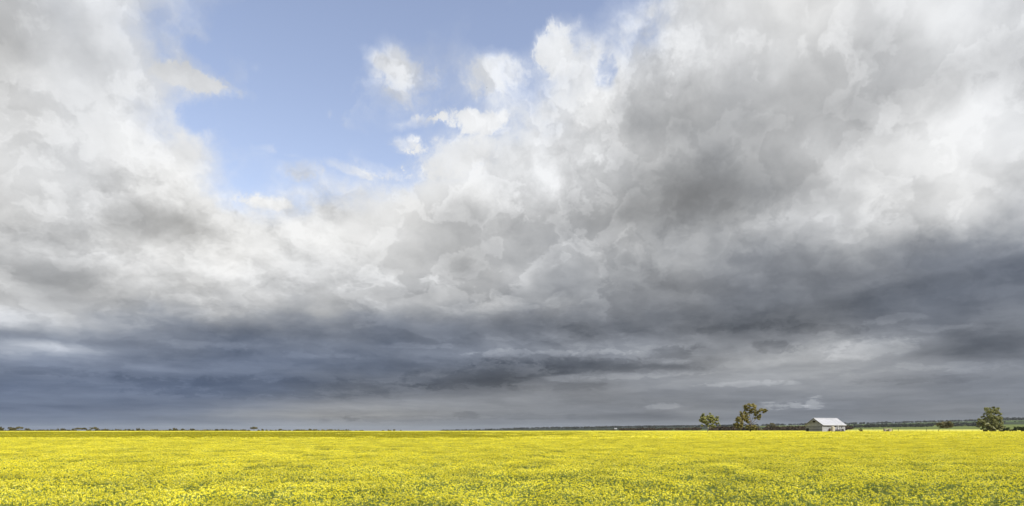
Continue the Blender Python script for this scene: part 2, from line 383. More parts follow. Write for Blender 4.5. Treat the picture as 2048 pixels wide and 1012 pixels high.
M['roof2'] = weathered('dull_roof_sheet', (.35,.36,.38), (.44,.45,.47), .5, .0, .5)
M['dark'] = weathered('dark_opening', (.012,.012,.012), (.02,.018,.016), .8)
M['steel'] = weathered('dark_steel', (.03,.028,.026), (.07,.05,.04), .6, .4)
M['rubber'] = weathered('tyre_rubber', (.015,.015,.015), (.03,.03,.03), .85)
M['tank'] = weathered('cream_tank', (.62,.57,.42), (.50,.45,.33), .55)
M['rust'] = weathered('rusty_drum', (.12,.035,.02), (.07,.03,.02), .8)
M['stone'] = weathered('pale_stone', (.55,.48,.38), (.36,.30,.24), .85, 0., 1.2)
M['post'] = weathered('grey_timber', (.12,.10,.08), (.07,.055,.045), .9)
M['wire'] = weathered('fence_wire', (.20,.19,.18), (.12,.11,.10), .5, .7)
M['feather'] = weathered('dark_feather', (.012,.012,.012), (.025,.022,.02), .7)

# ------------------------------------------------------------------ the lie of the land (metres)
HY = np.array([0, 60, 120, 300, 450, 600, 900, 1300, 1800, 2500, 3500, 5000, 8000, 14000, 30000], float)
HX = [0, 800, 950, 1100, 1400, 1700, 1850, 2048]
HT = np.array([
 [0, .15, .45, 1.15, 1.28, .2, -2, -3, -4, -5, -7, -9, -14, -24, -24],
 [0, .15, .45, 1.15, 1.30, .4, -1.5, -2.5, -3, -4, -6, -8, -13, -22, -22],
 [0, .15, .45, 1.17, 1.32, .6, -.5, -1, -1, -1, 0, 4, 0, -20, -20],
 [0, .15, .45, 1.17, 1.33, .8, .5, 1, 2, 4, 8, 17, 5, -20, -20],
 [0, .15, .45, 1.2, 1.35, 1.2, 1.3, 2.3, 4, 9, 19, 32, 10, -20, -20],
 [0, .15, .45, 1.2, 1.42, 1.7, 2.9, 5, 9, 18, 32, 38, 15, -20, -20],
 [0, .15, .45, 1.2, 1.45, 1.8, 3.2, 6.5, 12, 22, 42, 45, 20, -20, -20],
 [0, .15, .45, 1.2, 1.48, 1.9, 3.6, 8, 15, 28, 57, 58, 25, -20, -20]])
_s = np.linspace(0, 2048, 257); _l = np.linspace(0, 1, 400); _Y = 30000 * _l ** 3
_T = np.array([[np.interp(a, HX, HT[:, k]) for k in range(len(HY))] for a in _s])
_T = np.array([np.interp(_Y, HY, row) for row in _T])
_T[:, 1:-1] = np.stack([np.convolve(np.pad(row, 8, 'edge'), np.hanning(19)[1:-1] / np.hanning(19).sum(), 'valid') for row in _T])[:, 1:-1][:, :_T.shape[1]-2] if False else _T[:, 1:-1]
ker = np.hanning(11); ker /= ker.sum()
_T = np.stack([np.convolve(np.pad(r_, 5, 'edge'), ker, 'valid') for r_ in _T])
ker = np.hanning(33); ker /= ker.sum()
_T = np.stack([np.convolve(np.pad(c_, 16, 'edge'), ker, 'valid') for c_ in _T.T]).T
def ground_z(x, y):
    x = np.asarray(x, float); y = np.asarray(y, float)
    r = np.hypot(x, y) + 1e-6; a = np.arctan2(x, y); ac = np.clip(a, -.6435, .6435)
    Y = r * np.cos(ac); px = 1024 + F * np.tan(ac)
    i = np.clip(px / 2048 * 256, 0, 255.999); i0 = i.astype(int); fi = i - i0
    j = np.clip((Y / 30000) ** (1/3) * 399, 0, 398.999); j0 = j.astype(int); fj = j - j0
    return (_T[i0, j0]*(1-fi)*(1-fj) + _T[i0+1, j0]*fi*(1-fj) + _T[i0, j0+1]*(1-fi)*fj + _T[i0+1, j0+1]*fi*fj)
def gz(x, y): return float(ground_z(x, y))
def vnoise(x, y, seed=0):
    """smooth value noise for numpy arrays"""
    x = np.asarray(x, float); y = np.asarray(y, float)
    xi = np.floor(x).astype(np.int64); yi = np.floor(y).astype(np.int64); fx = x - xi; fy = y - yi
    fx = fx*fx*(3-2*fx); fy = fy*fy*(3-2*fy)
    def h(a, b):
        q = (a * 374761393 + b * 668265263 + seed * 982451653) & 0x7fffffff
        q = ((q ^ (q >> 13)) * 1274126177) & 0x7fffffff
        return ((q ^ (q >> 16)) & 0xffff) / 65535.0
    return (h(xi,yi)*(1-fx)+h(xi+1,yi)*fx)*(1-fy) + (h(xi,yi+1)*(1-fx)+h(xi+1,yi+1)*fx)*fy
def fbm(x, y, seed=0, o=4):
    return sum(vnoise(x * 2**k, y * 2**k, seed + k) / 2**k for k in range(o)) / sum(1 / 2**k for k in range(o))

# ------------------------------------------------------------------ ground sheet
FIELD_END = 291.0                                  # far edge of the flowering field
def land_cover(x, y):
    """what grows where, as a base colour"""
    r = np.hypot(x, y); w = (fbm(x / 170, y / 170, 5) - .5) * 2
    yy = y + w * 120; n2 = fbm(x / 60, y / 60, 9)
    g1 = np.array([.12, .15, .036]); g2 = np.array([.055, .085, .022]); wood = np.array([.024, .030, .016]); soil = np.array([.10, .085, .04]); stub = np.array([.16, .15, .06])
    c = np.empty(x.shape + (3,)); c[:] = g1
    def put(mask, k): c[mask] = k
    put(y < 300, soil)
    put((y >= 300) & (y < 620), np.array([.13, .14, .035]))
    put((y >= 620), g1)
    f = vnoise(x / 420 + 3.3, y / 700 + 1.7, 21)
    put((y > 1900) & (f > .55), g2); put((y > 1900) & (f <= .3), stub * .55 + g1 * .3)
    left = x < .32 * y
    put((yy > 1700) & left, wood * 1.15)
    put((yy > 2300) & (yy < 2750) & ~left, wood)
    put((yy > 3350) & (n2 > .42), wood)
    put((y > 8000), wood)
    c *= (.8 + .4 * n2)[..., None]
    return c
azs = np.radians(np.concatenate([np.linspace(-180, -46, 48)[:-1], np.linspace(-46, 46, 330), np.linspace(46, 180, 48)[1:]]))
rad = np.concatenate([[0.0], np.geomspace(3, 14000, 200)])
A_, R_ = np.meshgrid(azs, rad[1:]); X_ = np.sin(A_) * R_; Y_ = np.cos(A_) * R_
Z_ = ground_z(X_, Y_)
nr, na = X_.shape
verts = np.concatenate([np.stack([X_, Y_, Z_], -1).reshape(-1, 3), [[0, 0, 0]]])
faces = []
for i in range(nr - 1):
    b = i * na
    faces += [(b + j, b + na + j, b + na + j + 1, b + j + 1) for j in range(na - 1)]
faces += [(nr * na, j, j + 1) for j in range(na - 1)]
gm = bpy.data.meshes.new('ground'); gm.from_pydata(verts.tolist(), [], faces); gm.update()
lc = land_cover(verts[:, 0], verts[:, 1]); att = gm.color_attributes.new('land_cover', 'FLOAT_COLOR', 'POINT')
att.data.foreach_set('color', np.concatenate([lc, np.ones((len(lc), 1))], 1).astype(np.float32).reshape(-1))
gm.polygons.foreach_set('use_smooth', [True] * len(gm.polygons))
def ground_fn(n):
    a = n.node('ShaderNodeAttribute', attribute_name='land_cover').outputs[0]
    k = n.noise(objco(n), .05, 6, .6); k2 = n.noise(objco(n), 2.0, 4, .6)
    c = n.v('SCALE', a, n.m('ADD', .6, n.m('ADD', n.m('MULTIPLY', k, .5), n.m('MULTIPLY', k2, .3))))
    return principled(n, c, .95, bump=k2, spec=.1, bstr=.5, bdist=.1)
gm.materials.append(mat('farmland', ground_fn))
ground = bpy.data.objects.new('ground', gm); COL.objects.link(ground); tag(ground, kind='structure')

# ------------------------------------------------------------------ canola: undergrowth sheet, then flowering plants on top of it
def crop_sheet(name, y0, y1, x0f, x1f, h, m, nx=160, ny=90, label=None):
    ys = np.geomspace(y0, y1, ny); t = np.linspace(0, 1, nx)
    Yg, Tg = np.meshgrid(ys, t, indexing='ij'); Xg = (x0f(Yg) * (1 - Tg) + x1f(Yg) * Tg)
    Zg = ground_z(Xg, Yg) + h + (fbm(Xg / 3, Yg / 3, 31) - .5) * .16
    Zg[0] -= h * .9; Zg[-1] -= h * .9; Zg[:, 0] -= h * .9; Zg[:, -1] -= h * .9
    v = np.stack([Xg, Yg, Zg], -1).reshape(-1, 3)
    f = [(i*nx + j, i*nx + j + 1, (i+1)*nx + j + 1, (i+1)*nx + j) for i in range(ny - 1) for j in range(nx - 1)]
    me = bpy.data.meshes.new(name); me.from_pydata(v.tolist(), [], f); me.update(); me.materials.append(m)
    me.polygons.foreach_set('use_smooth', [True] * len(me.polygons))
    o = bpy.data.objects.new(name, me); COL.objects.link(o); tag(o, label, kind='stuff'); return o
def under_fn(n):
    k = n.noise(objco(n), 9.0, 6, .7); k2 = n.noise(objco(n), 1.3, 5, .6)
    c = n.ramp(n.m('ADD', n.m('MULTIPLY', k, .7), n.m('MULTIPLY', k2, .3)), [(.35, (.09,.12,.025)), (.5, (.19,.23,.055)), (.62, (.28,.31,.09))])
    return principled(n, c, .9, bump=k, spec=.1, bstr=1, bdist=.2)
M['under'] = mat('canola_undergrowth', under_fn)
crop_sheet('canola_undergrowth', 4, FIELD_END, lambda y: -.86 * y - 14, lambda y: .86 * y + 14, .82, M['under'],
           label='dark green leafy undergrowth between the yellow canola flowers')

def canola_patch(name, size, nheads, petals, hr, psize, stems=True, seed=0, spread=.22, pods=2, pm='petal'):
    """one square of crop: flower heads on thin stems, with pods and leaves"""
    r = np.random.default_rng(seed)
    hx = r.uniform(-size/2, size/2, nheads); hy = r.uniform(-size/2, size/2, nheads)
    hz = 1.2 - np.abs(r.normal(0, spread, nheads)) * .8 + r.normal(0, .03, nheads)
    hz = np.clip(hz, .72, 1.34)
    th = r.uniform(0, 2*np.pi, (nheads, petals)); rr = np.sqrt(r.uniform(0, 1, (nheads, petals))) * hr
    sc = r.uniform(.55, 1.25, nheads)[:, None]
    cx = hx[:, None] + np.cos(th) * rr * sc; cy = hy[:, None] + np.sin(th) * rr * sc
    cz = hz[:, None] + (-.9 * rr ** 2 / hr + r.uniform(-.35, .45, rr.shape) * hr) * sc
    c = np.stack([cx, cy, cz], -1).reshape(-1, 3)
    Q = rand_quads(c, r.uniform(.7, 1.3, len(c)) * psize, 0, .8, 1, r)
    G = []
    if stems:
        for k in range(nheads):
            tx, ty = r.normal(0, .04, 2); w = .006 * (psize / .02)
            a = r.uniform(0, np.pi); u_ = np.array([math.cos(a) * w, math.sin(a) * w, 0])
            p0 = np.array([hx[k] - tx, hy[k] - ty, .55]); p1 = np.array([hx[k], hy[k], hz[k]])
            G.append([p0 - u_, p0 + u_, p1 + u_ * .5, p1 - u_ * .5])
        npod = nheads * pods
        ids = r.integers(0, nheads, npod)
        pc = np.stack([hx[ids] + r.normal(0, .05, npod), hy[ids] + r.normal(0, .05, npod), hz[ids] - r.uniform(.05, .32, npod)], -1)
        PQ = rand_quads(pc, r.uniform(.6, 1.5, npod) * psize * 1.1, 0, 0, 2.4, r)
        G = np.concatenate([np.array(G), PQ])
    G = np.array(G) if len(G) else np.zeros((0, 4, 3))
    me = quads_mesh(name, np.concatenate([Q, G]), M[pm]); me.materials.append(M['stem'])
    mi = np.zeros(len(Q) + len(G), np.int32); mi[len(Q):] = 1; me.polygons.foreach_set('material_index', mi)
    return bpy.data.objects.new(name, me)                     # source for the instances, never linked itself
def scatter(name, sources, pts, rot, scl, vid, label):
    c = bpy.data.collections.new(name + '_plants')
    for k, s_ in enumerate(sources): s_.name = 'plants_%02d' % k if False else s_.name; c.objects.link(s_)
    order = sorted(range(len(sources)), key=lambda k: sources[k].name); remap = np.zeros(len(sources), int)
    for pos, k in enumerate(order): remap[k] = pos
    me = bpy.data.meshes.new(name); me.vertices.add(len(pts)); me.vertices.foreach_set('co', pts.astype(np.float32).reshape(-1)); me.update()
    for nm, ty, ar in (('rot', 'FLOAT', rot), ('scl', 'FLOAT', scl), ('vid', 'INT', remap[vid])):
        a = me.attributes.new(nm, ty, 'POINT'); a.data.foreach_set('value', ar.astype(np.int32 if ty == 'INT' else np.float32))
    o = bpy.data.objects.new(name, me); COL.objects.link(o)
    ng = bpy.data.node_groups.new(name + '_scatter', 'GeometryNodeTree')
    ng.interface.new_socket('Geometry', in_out='INPUT', socket_type='NodeSocketGeometry')
    ng.interface.new_socket('Geometry', in_out='OUTPUT', socket_type='NodeSocketGeometry')
    gi = ng.nodes.new('NodeGroupInput'); go = ng.nodes.new('NodeGroupOutput')
    ci = ng.nodes.new('GeometryNodeCollectionInfo'); ci.inputs['Collection'].default_value = c
    ci.inputs['Separate Children'].default_value = True; ci.inputs['Reset Children'].default_value = True
    ip = ng.nodes.new('GeometryNodeInstanceOnPoints'); ip.inputs['Pick Instance'].default_value = True
    def na_(nm, ty):
        q = ng.nodes.new('GeometryNodeInputNamedAttribute'); q.data_type = ty; q.inputs['Name'].default_value = nm
        return [s_ for s_ in q.outputs if s_.enabled and s_.name == 'Attribute'][0]
    cx = ng.nodes.new('ShaderNodeCombineXYZ'); ng.links.new(na_('rot', 'FLOAT'), cx.inputs[2])
    ng.links.new(gi.outputs[0], ip.inputs['Points']); ng.links.new(ci.outputs[0], ip.inputs['Instance'])
    ng.links.new(na_('vid', 'INT'), ip.inputs['Instance Index']); ng.links.new(cx.outputs[0], ip.inputs['Rotation'])
    ng.links.new(na_('scl', 'FLOAT'), ip.inputs['Scale']); ng.links.new(ip.outputs[0], go.inputs[0])
    md = o.modifiers.new('scatter', 'NODES'); md.node_group = ng
    tag(o, label, kind='stuff'); return o
def bloom(x, y):
    """how thickly the crop flowers: thinner near the camera, most of all to the right; greener swathes here and there"""
    d = np.hypot(x, y); side = x / (np.abs(y) + 8)
    near = np.clip((d - 15) / (26 + 22 * np.clip(side + .2, 0, 1)), 0, 1)
    b = .34 - .32 * np.clip(side * 1.6, -.5, 1) + (.68 + .28 * np.clip(side * 1.6, -.5, 1)) * near
    b += (fbm(x / 7, y / 11, 3) - .5) * .45 + (fbm(x / 2.2, y / 2.2, 13) - .5) * .2
    far_left = np.clip((d - 95) / 60, 0, 1) * np.clip((.18 - side) / .5, 0, 1)
    return b - .3 * far_left
def grid_pts(step, y0, y1, fx, jit=.3):
    out = []
    for yy in np.arange(y0, y1, step):
        hw = fx(yy); xs = np.arange(-hw, hw, step)
        out.append(np.stack([xs, np.full(len(xs), yy)], -1))
    p = np.concatenate(out); p += rng.uniform(-jit, jit, p.shape) * step; return p
DENS = [22, 38, 60, 85, 115]
near_src = []
for lv, nh in enumerate(DENS):
    for q in range(3):
        near_src.append(canola_patch('canola_square_%s' % 'abcdefghijklmnopqrst'[lv * 3 + q], 1.4, int(nh * 1.96 * 1.3), 13, .031, .0195, pods=3, seed=100 + lv * 3 + q, spread=.2))
p = grid_pts(1.3, 8, 110, lambda y: .79 * y + 9)
b = np.clip(bloom(p[:, 0], p[:, 1]) * 4.2, 0, 4.49)
vid = (np.round(b).astype(int)) * 3 + rng.integers(0, 3, len(p))
pz = ground_z(p[:, 0], p[:, 1]) + (fbm(p[:, 0] / 5, p[:, 1] / 5, 41) - .5) * .12
scatter('canola_flowers', near_src, np.column_stack([p, pz]), rng.uniform(0, 6.28, len(p)), rng.uniform(.92, 1.08, len(p)), vid,
        'near rows of yellow flowering canola with green stems showing between the heads')
far_src = []
for lv, nh in enumerate([8, 14, 22, 32, 44]):
    for q in range(2):
        far_src.append(canola_patch('canola_block_%s' % 'abcdefghijklmnopqrst'[lv * 2 + q], 3.0, int(nh * 9), 4, .075, .085, seed=300 + lv * 2 + q, spread=.15, pods=1))
for lv, nh in enumerate([8, 14, 22, 32, 44]):
    for q in range(2):
        far_src.append(canola_patch('canola_olive_%s' % 'abcdefghijklmnopqrst'[lv * 2 + q], 3.0, int(nh * 9), 4, .075, .085, seed=400 + lv * 2 + q, spread=.15, pods=1, pm='petal_olive'))
p = grid_pts(2.7, 110, FIELD_END - 1, lambda y: .79 * y + 12)
b = np.clip(bloom(p[:, 0], p[:, 1]) * 4.2, 0, 4.49)
vid = (np.round(b).astype(int)) * 2 + rng.integers(0, 2, len(p))
sd_ = p[:, 0] / p[:, 1]                              # the left-hand far corner gets more of the darker olive petals
olive_share = np.clip((p[:, 1] - 112) / 22, 0, 1) * np.clip((.22 - sd_) / .35, .0, 1) * (.75 + .5 * fbm(p[:, 0] / 60, p[:, 1] / 14, 77))
vid = vid + 10 * (rng.uniform(0, 1, len(p)) < olive_share)
pz = ground_z(p[:, 0], p[:, 1]) + (fbm(p[:, 0] / 9, p[:, 1] / 9, 41) - .5) * .2
scatter('canola_flowers', far_src, np.column_stack([p, pz]), rng.uniform(0, 6.28, len(p)), rng.uniform(.95, 1.05, len(p)), vid,
        'far part of the yellow flowering canola field reaching to the horizon')
# second field beyond the fence line
def far_crop_fn(n):
    k = n.noise(objco(n), .9, 6, .75); k2 = n.noise(objco(n), .03, 4, .6)
    c = n.ramp(n.m('ADD', n.m('MULTIPLY', k, .6), n.m('MULTIPLY', k2, .4)), [(.38, (.50,.46,.05)), (.5, (.74,.68,.05)), (.6, (.86,.80,.10))])
    return principled(n, c, .9, bump=k, spec=.1, bstr=1, bdist=.5)
M['far_crop'] = mat('far_canola_bloom', far_crop_fn)
crop_sheet('far_canola_field', 306, 455, lambda y: -.8 * y - 20, lambda y: .8 * y + 20, 1.15, M['far_crop'], 300, 60,
           label='bright thin strip of canola beyond the fence line')
def pale_crop_fn(n):
    k = n.noise(objco(n), .9, 6, .75); k2 = n.noise(n.v('MULTIPLY', objco(n), (.3, 2.0, 1.0)), .03, 4, .6)
    c = n.ramp(n.m('ADD', n.m('MULTIPLY', k, .4), n.m('MULTIPLY', k2, .6)), [(.40, (.17,.21,.04)), (.5, (.42,.43,.09)), (.58, (.66,.64,.18))])
    return principled(n, c, .9, bump=k, spec=.1, bstr=1, bdist=.5)
M['pale_crop'] = mat('pale_late_bloom', pale_crop_fn)
crop_sheet('far_canola_field', 600, 850, lambda y: .49 * y, lambda y: .84 * y, .9, M['pale_crop'], 160, 40,
           label='pale yellow strip of canola behind the shed and the leaning tree')

# ------------------------------------------------------------------ trees
def crown_quads(lobes, base, Y, dens, leaf, depth=1.0, r=rng, tuft=42):
    """leaf clumps through the lobes; a lobe is (column, row, half width, half height) as seen, turned into metres about the tree's base"""
    k = Y / F; Q = []
    for (cx, cy, rx, ry) in lobes:
        c = at(cx, cy, Y) - base; ax, az_ = rx * k, ry * k; ay = ax * depth; yo = r.uniform(-.35, .35) * ax
        n = max(6, int(dens * (ax * az_ * 3.1)))
        nc = max(5, int(n / tuft))                                 # leaves gather in tufts, gaps stay between tufts
        t = r.normal(size=(nc, 3)); t /= np.linalg.norm(t, axis=1)[:, None]; t *= (r.uniform(.25, 1, nc) ** .5)[:, None]
        ids = r.integers(0, nc, n); q = t[ids] + r.normal(0, .13, (n, 3))
        pts = np.array(c) + np.array([0, yo, 0]) + q * np.array([ax, ay, az_])
        od = t[ids] * .55 + (q - t[ids]) * 4.5; od /= np.linalg.norm(od, axis=1)[:, None] + 1e-6
        Q.append(rand_quads(pts, r.uniform(.6, 1.35, n) * leaf, .1, .25, 1.3, r, od * 1.15))
    return np.concatenate(Q)
def tree(name, label, px, Ybase, lobes, limbs, leafmat, barkmat, dens=42, leaf=.34, group=None, cat='tree', crown='crown', rt=.22):
    x = (px - 1024) / F * Ybase; base = Vector((x, Ybase, gz(x, Ybase)))
    root = empty(name, base); tag(root, label, cat, group)
    Q = crown_quads(lobes, base, Ybase, dens, leaf, tuft=42 if cat == 'tree' and Ybase > 297 and Ybase < 301 else 14)
    o = bpy.data.objects.new(crown, quads_mesh(crown, Q, M[leafmat])); COL.objects.link(o); o.parent = root
    first = True; mb = MB()
    for limb in limbs:
        pts = [at(a, b_, Ybase) - base for a, b_ in limb]
        for q in range(1, len(pts) - (0 if not first else 0)): pts[q].y += random.uniform(-.4, .4)
        if first: pts[0].z = -.15
        r0 = rt if first else rt * .5; n_ = len(pts)
        rads = [r0 * (1 - .72 * q / (n_ - 1)) for q in range(n_)]
        if first: rads[0] *= 1.35; tm = MB(); tm.tube(pts, rads, 8); tm.build('trunk', M[barkmat], root, True)
        else: bm_ = MB(); bm_.tube(pts, rads, 6); bm_.build('branch', M[barkmat], root, True)
        first = False
    return root
tree('gum_tree', 'smaller round-headed gum tree with a pale bent trunk, left of the tall gum', 1414.4, 300,
     [(1405,833,6.5,6.5),(1420,831.5,7.5,5.5),(1434,836,3.6,4.5),(1411,840,9,6.5),(1427,840,9.5,6.5),(1436,848,5,4.5),(1420,848,9,5.5),(1405,851.5,4.5,3),(1430,853.5,5,3),(1401,838,3.5,5)],
     [[(1414.4,863),(1416.3,857.5),(1415.5,850),(1418,838),(1420,831)],[(1416.3,857.5),(1424.6,855),(1432,850)],[(1415.5,850),(1409,842),(1405,834)],[(1417,842),(1426,837),(1433,836)]],
     'gum', 'bark_pale', 95, .34, rt=.2)
tree('gum_tree', 'tall spreading gum tree with an open crown of separate leaf masses, tallest tree in view', 1500, 300,
     [(1500,814.5,11,7.5),(1509,819,5,6),(1524.5,820.5,8.5,5.5),(1530,822,3.5,4),(1515,829.5,8,6.5),(1487,828,9,6),(1492,836,7,6),(1478.5,838,9,6),(1475.5,848,8.5,7.5),(1481,853,5,5),(1502.5,823,8,4),(1497,842,6,5),(1514,837,6,3),(1503,854,11,6),(1492,822,5,4),(1508,857,9,4)],
     [[(1500,863.3),(1500.5,856),(1501.5,848),(1500,838),(1499,826),(1501,815)],[(1501.5,848),(1508,842),(1516,833),(1524,823)],[(1501,850),(1494,843),(1486,833)],[(1500.5,854),(1490,848),(1478,843)],
      [(1501.5,846),(1507,834),(1508,822)],[(1502,849),(1511,845),(1517,842)],[(1494,843),(1484,842),(1477,839)],[(1500,862),(1504,859),(1508,855)]],
     'gum_red', 'bark_dark', 95, .34, rt=.24)
tree('leaning_tree', 'low tree leaning to the right with a thin trunk and a flat-bottomed brownish crown', 1877.5, 296,
     [(1893,848.5,12,6),(1884,850,9,5.5),(1878.5,848,6,2.6),(1899,851,7,5),(1891,853.5,12,3.2),(1897,845.5,7,3.5),(1875,850,4,1.5)],
     [[(1877.5,863),(1877,860.5),(1879.5,857.5),(1884,853),(1892,848)],[(1880,857),(1881.5,852),(1879,848)],[(1884,853),(1893,853),(1901,851)]],
     'mallee', 'bark_dark', 60, .26, rt=.13)
tree('gum_tree', 'big dense leafy gum tree at the right side, foliage down to the ground', 1982, 298,
     [(1978,822,9,8),(1989,823,9,8),(1997,833,8,8),(1976,833,9,8),(1987,837,9,8),(1962.5,837.5,8,5.5),(1960.5,846,8,6),(1968,850,8,6),(1970,857,7,5),(1974,846,9,7),(1989,848,10,7),(2001,850,7,7),(1977,855,11,6),(1957,853.5,5.5,4.5),(1994,856,13,6),(1985,816.5,6,3.5),(2003,842,5,7)],
     [[(1982,863),(1983,850),(1984,836),(1983,822)],[(1983,852),(1970,844),(1963,838)],[(1966.5,862.5),(1967,856),(1965,848)],[(1983.5,848),(1993,840),(1999,833)],[(1983,846),(1978,834),(1977,826)]],
     'grey_gum', 'bark_dark', 66, .36, rt=.3)
tree('dark_shrub', 'dark green shrub crowding the foot of the big leafy gum on its right', 2010, 299,
     [(2010,857.5,7,4.5),(2003,859,7,4),(2017,860,5,3)], [[(2010,863),(2010,857)],[(2009,861),(2004,858)]], 'shrub', 'bark_dark', 70, .28, cat='shrub', crown='foliage', rt=.06)
tree('dark_shrub', 'dark green rounded shrub cut by the right edge of the picture', 2037, 299,
     [(2034,857.5,7,4.5),(2043,857.5,8,4.5),(2028,859.5,5,3),(2050,858,7,5)], [[(2037,863),(2037,857)],[(2037,861),(2044,857)]], 'shrub', 'bark_dark', 70, .28, cat='shrub', crown='foliage', rt=.06)
tree('dry_shrub', 'small dark brown upright shrub just right of the white shed', 1721.5, 297,
     [(1721.5,859.5,3,2.8),(1723,862,2,1.8),(1719,858.5,1.8,1.2)], [[(1722,864),(1721.5,859)]], 'dry_shrub', 'bark_dark', 110, .2, cat='shrub', crown='foliage', rt=.05)
tree('dry_shrub', 'tiny dark bush on the yellow strip between the shed and the stone trough', 1746, 560,
     [(1746,858.6,1.3,1.0)], [[(1746,861),(1746,858.6)]], 'dry_shrub', 'bark_dark', 60, .3, cat='shrub', crown='foliage', rt=.05)
tree('loose_tree', 'thin see-through tree rising above the dark bushes left of the shed', 1544, 900,
     [(1544,850,8,3.2),(1538,853,7,3),(1549,853,8,3),(1544,847.5,4.5,1.8)], [[(1544,861),(1544,854),(1543,849)],[(1544,854),(1549,850)]], 'mallee', 'bark_dark', 9, .6, rt=.25)
tree('green_tree', 'single small dark tree in the green paddock left of the big gum', 1937.5, 1350,
     [(1937.5,850,1.6,1.3)], [[(1937.5,853),(1937.5,850)]], 'shrub', 'bark_dark', 14, .7, rt=.2)
tree('hill_tree', 'rounded tree standing alone on the ridge line right of the shed', 1772, 3300,
     [(1772,844.5,2.2,2.0)], [[(1772,848),(1772,844)]], 'far_wood', 'bark_dark', 3, 1.6, rt=.5)
for px_, top in ((1276.5, 851.2), (1280.5, 850.4), (1284, 852.4)):
    tree('pine_tree', {1276.5: 'left one', 1280.5: 'tallest, middle one', 1284: 'shortest, right-hand one'}[px_] + ' of three narrow dark pines on the middle ridge', px_, 2600,
         [(px_, top + 2, .9, 2.2), (px_, top + 4.5, 1.3, 2.2)], [[(px_, 860), (px_, top + 2)]], 'far_wood', 'bark_dark', 4, 1.4, group='three pines on the middle ridge', rt=.5)

# the broken line of mallee trees along the left horizon: (centre, half width, top row, kind)
LINE = [(3,5,853.5,'r'),(22,6,853.5,'r'),(30,4,855.5,'r'),(38,6.5,853.3,'f'),(54,4,856.8,'f'),(60,3.5,859,'l'),(78,5,859.3,'l'),(88,5,859.2,'l'),(96,3,859.6,'l'),
 (105,5,859.2,'l'),(112,4,858.6,'l'),(116,3,857,'r'),(124,3,856.6,'r'),(130,4,857.8,'l'),(138,4,859.8,'l'),(148,4,857.6,'r'),(154,5,855.3,'f'),(161,5,856.2,'f'),(168,5,856,'f'),(175,4,857.6,'l'),
 (181,4,858,'l'),(189,7,854.3,'f'),(196,4,857.8,'r'),(206,4,858.6,'l'),(213,5,857.8,'r'),(224,5,859.4,'l'),(234,4,858,'l'),(241,5,859.2,'l'),(249,4,859.6,'l'),(258,5,857.8,'r'),(266,3,859.6,'l'),
 (277,4.5,856.4,'r'),(287,4,858.2,'r'),(296,3,860.2,'r'),(308,3,859.4,'l'),(313,6,858.8,'r'),(322,4,861,'l'),(334,4,860.4,'l'),(340,3.5,858.3,'r'),(351,5,856,'r'),(365,4,858.2,'f'),(375,5,860.2,'l'),
 (385,5,857.2,'r'),(395,5,860.8,'l'),(433,4.5,858.6,'r'),(445,2.5,858,'r'),(454,5,859,'r'),(464,3.5,858.4,'r'),(473,3,860.3,'l'),(484,4,859.8,'l'),(491,3.5,859.8,'l'),(508,7,853.8,'f'),(499,3,859.8,'l'),
 (518,3,859.8,'l'),(525,4,858.4,'r'),(533,3.5,859.3,'r'),(543,5,860,'l'),(553,4,859.9,'l'),(561,5,858,'r'),(570,4,859.6,'l'),(579,4,860.1,'l'),(588,4,860,'l'),(595,4,858.4,'r'),(604,4,860.4,'l'),
 (613,3,859.6,'l'),(620,4,858,'r'),(628,3,858.6,'r'),(645,3,861,'l'),(656,4,861,'l'),(682,5,860.4,'r'),(698,5,861,'l'),(712,3,861.2,'l'),(723,4.5,860.4,'l'),(766,2.5,860.6,'l'),(777,2.5,859.2,'r'),(781,2,860.2,'r'),(788,2.2,859,'r'),(802,2,860.3,'l')]
KIND = {'r': ('mallee_tree', 'small round-headed mallee tree in the broken line along the left horizon', 'round mallee trees along the left horizon', 'tree'),
        'f': ('umbrella_tree', 'flat-topped mallee tree in the line along the left horizon', 'flat-topped mallee trees along the left horizon', 'tree'),
        'l': ('mallee_bush', 'low dark mallee bush in the broken line along the left horizon', 'low mallee bushes along the left horizon', 'bush')}
ONES = 'first second third fourth fifth sixth seventh eighth ninth tenth eleventh twelfth thirteenth fourteenth fifteenth sixteenth seventeenth eighteenth nineteenth'.split()
def ordinal(n):
    if n <= 19: return ONES[n - 1]
    t = n // 10 - 2; return ['twentieth','thirtieth','fortieth','fiftieth','sixtieth','seventieth','eightieth'][t] if n % 10 == 0 else ['twenty','thirty','forty','fifty','sixty','seventy','eighty'][t] + '-' + ONES[n % 10 - 1]
rank = {q[0]: k + 1 for k, q in enumerate(sorted(LINE))}
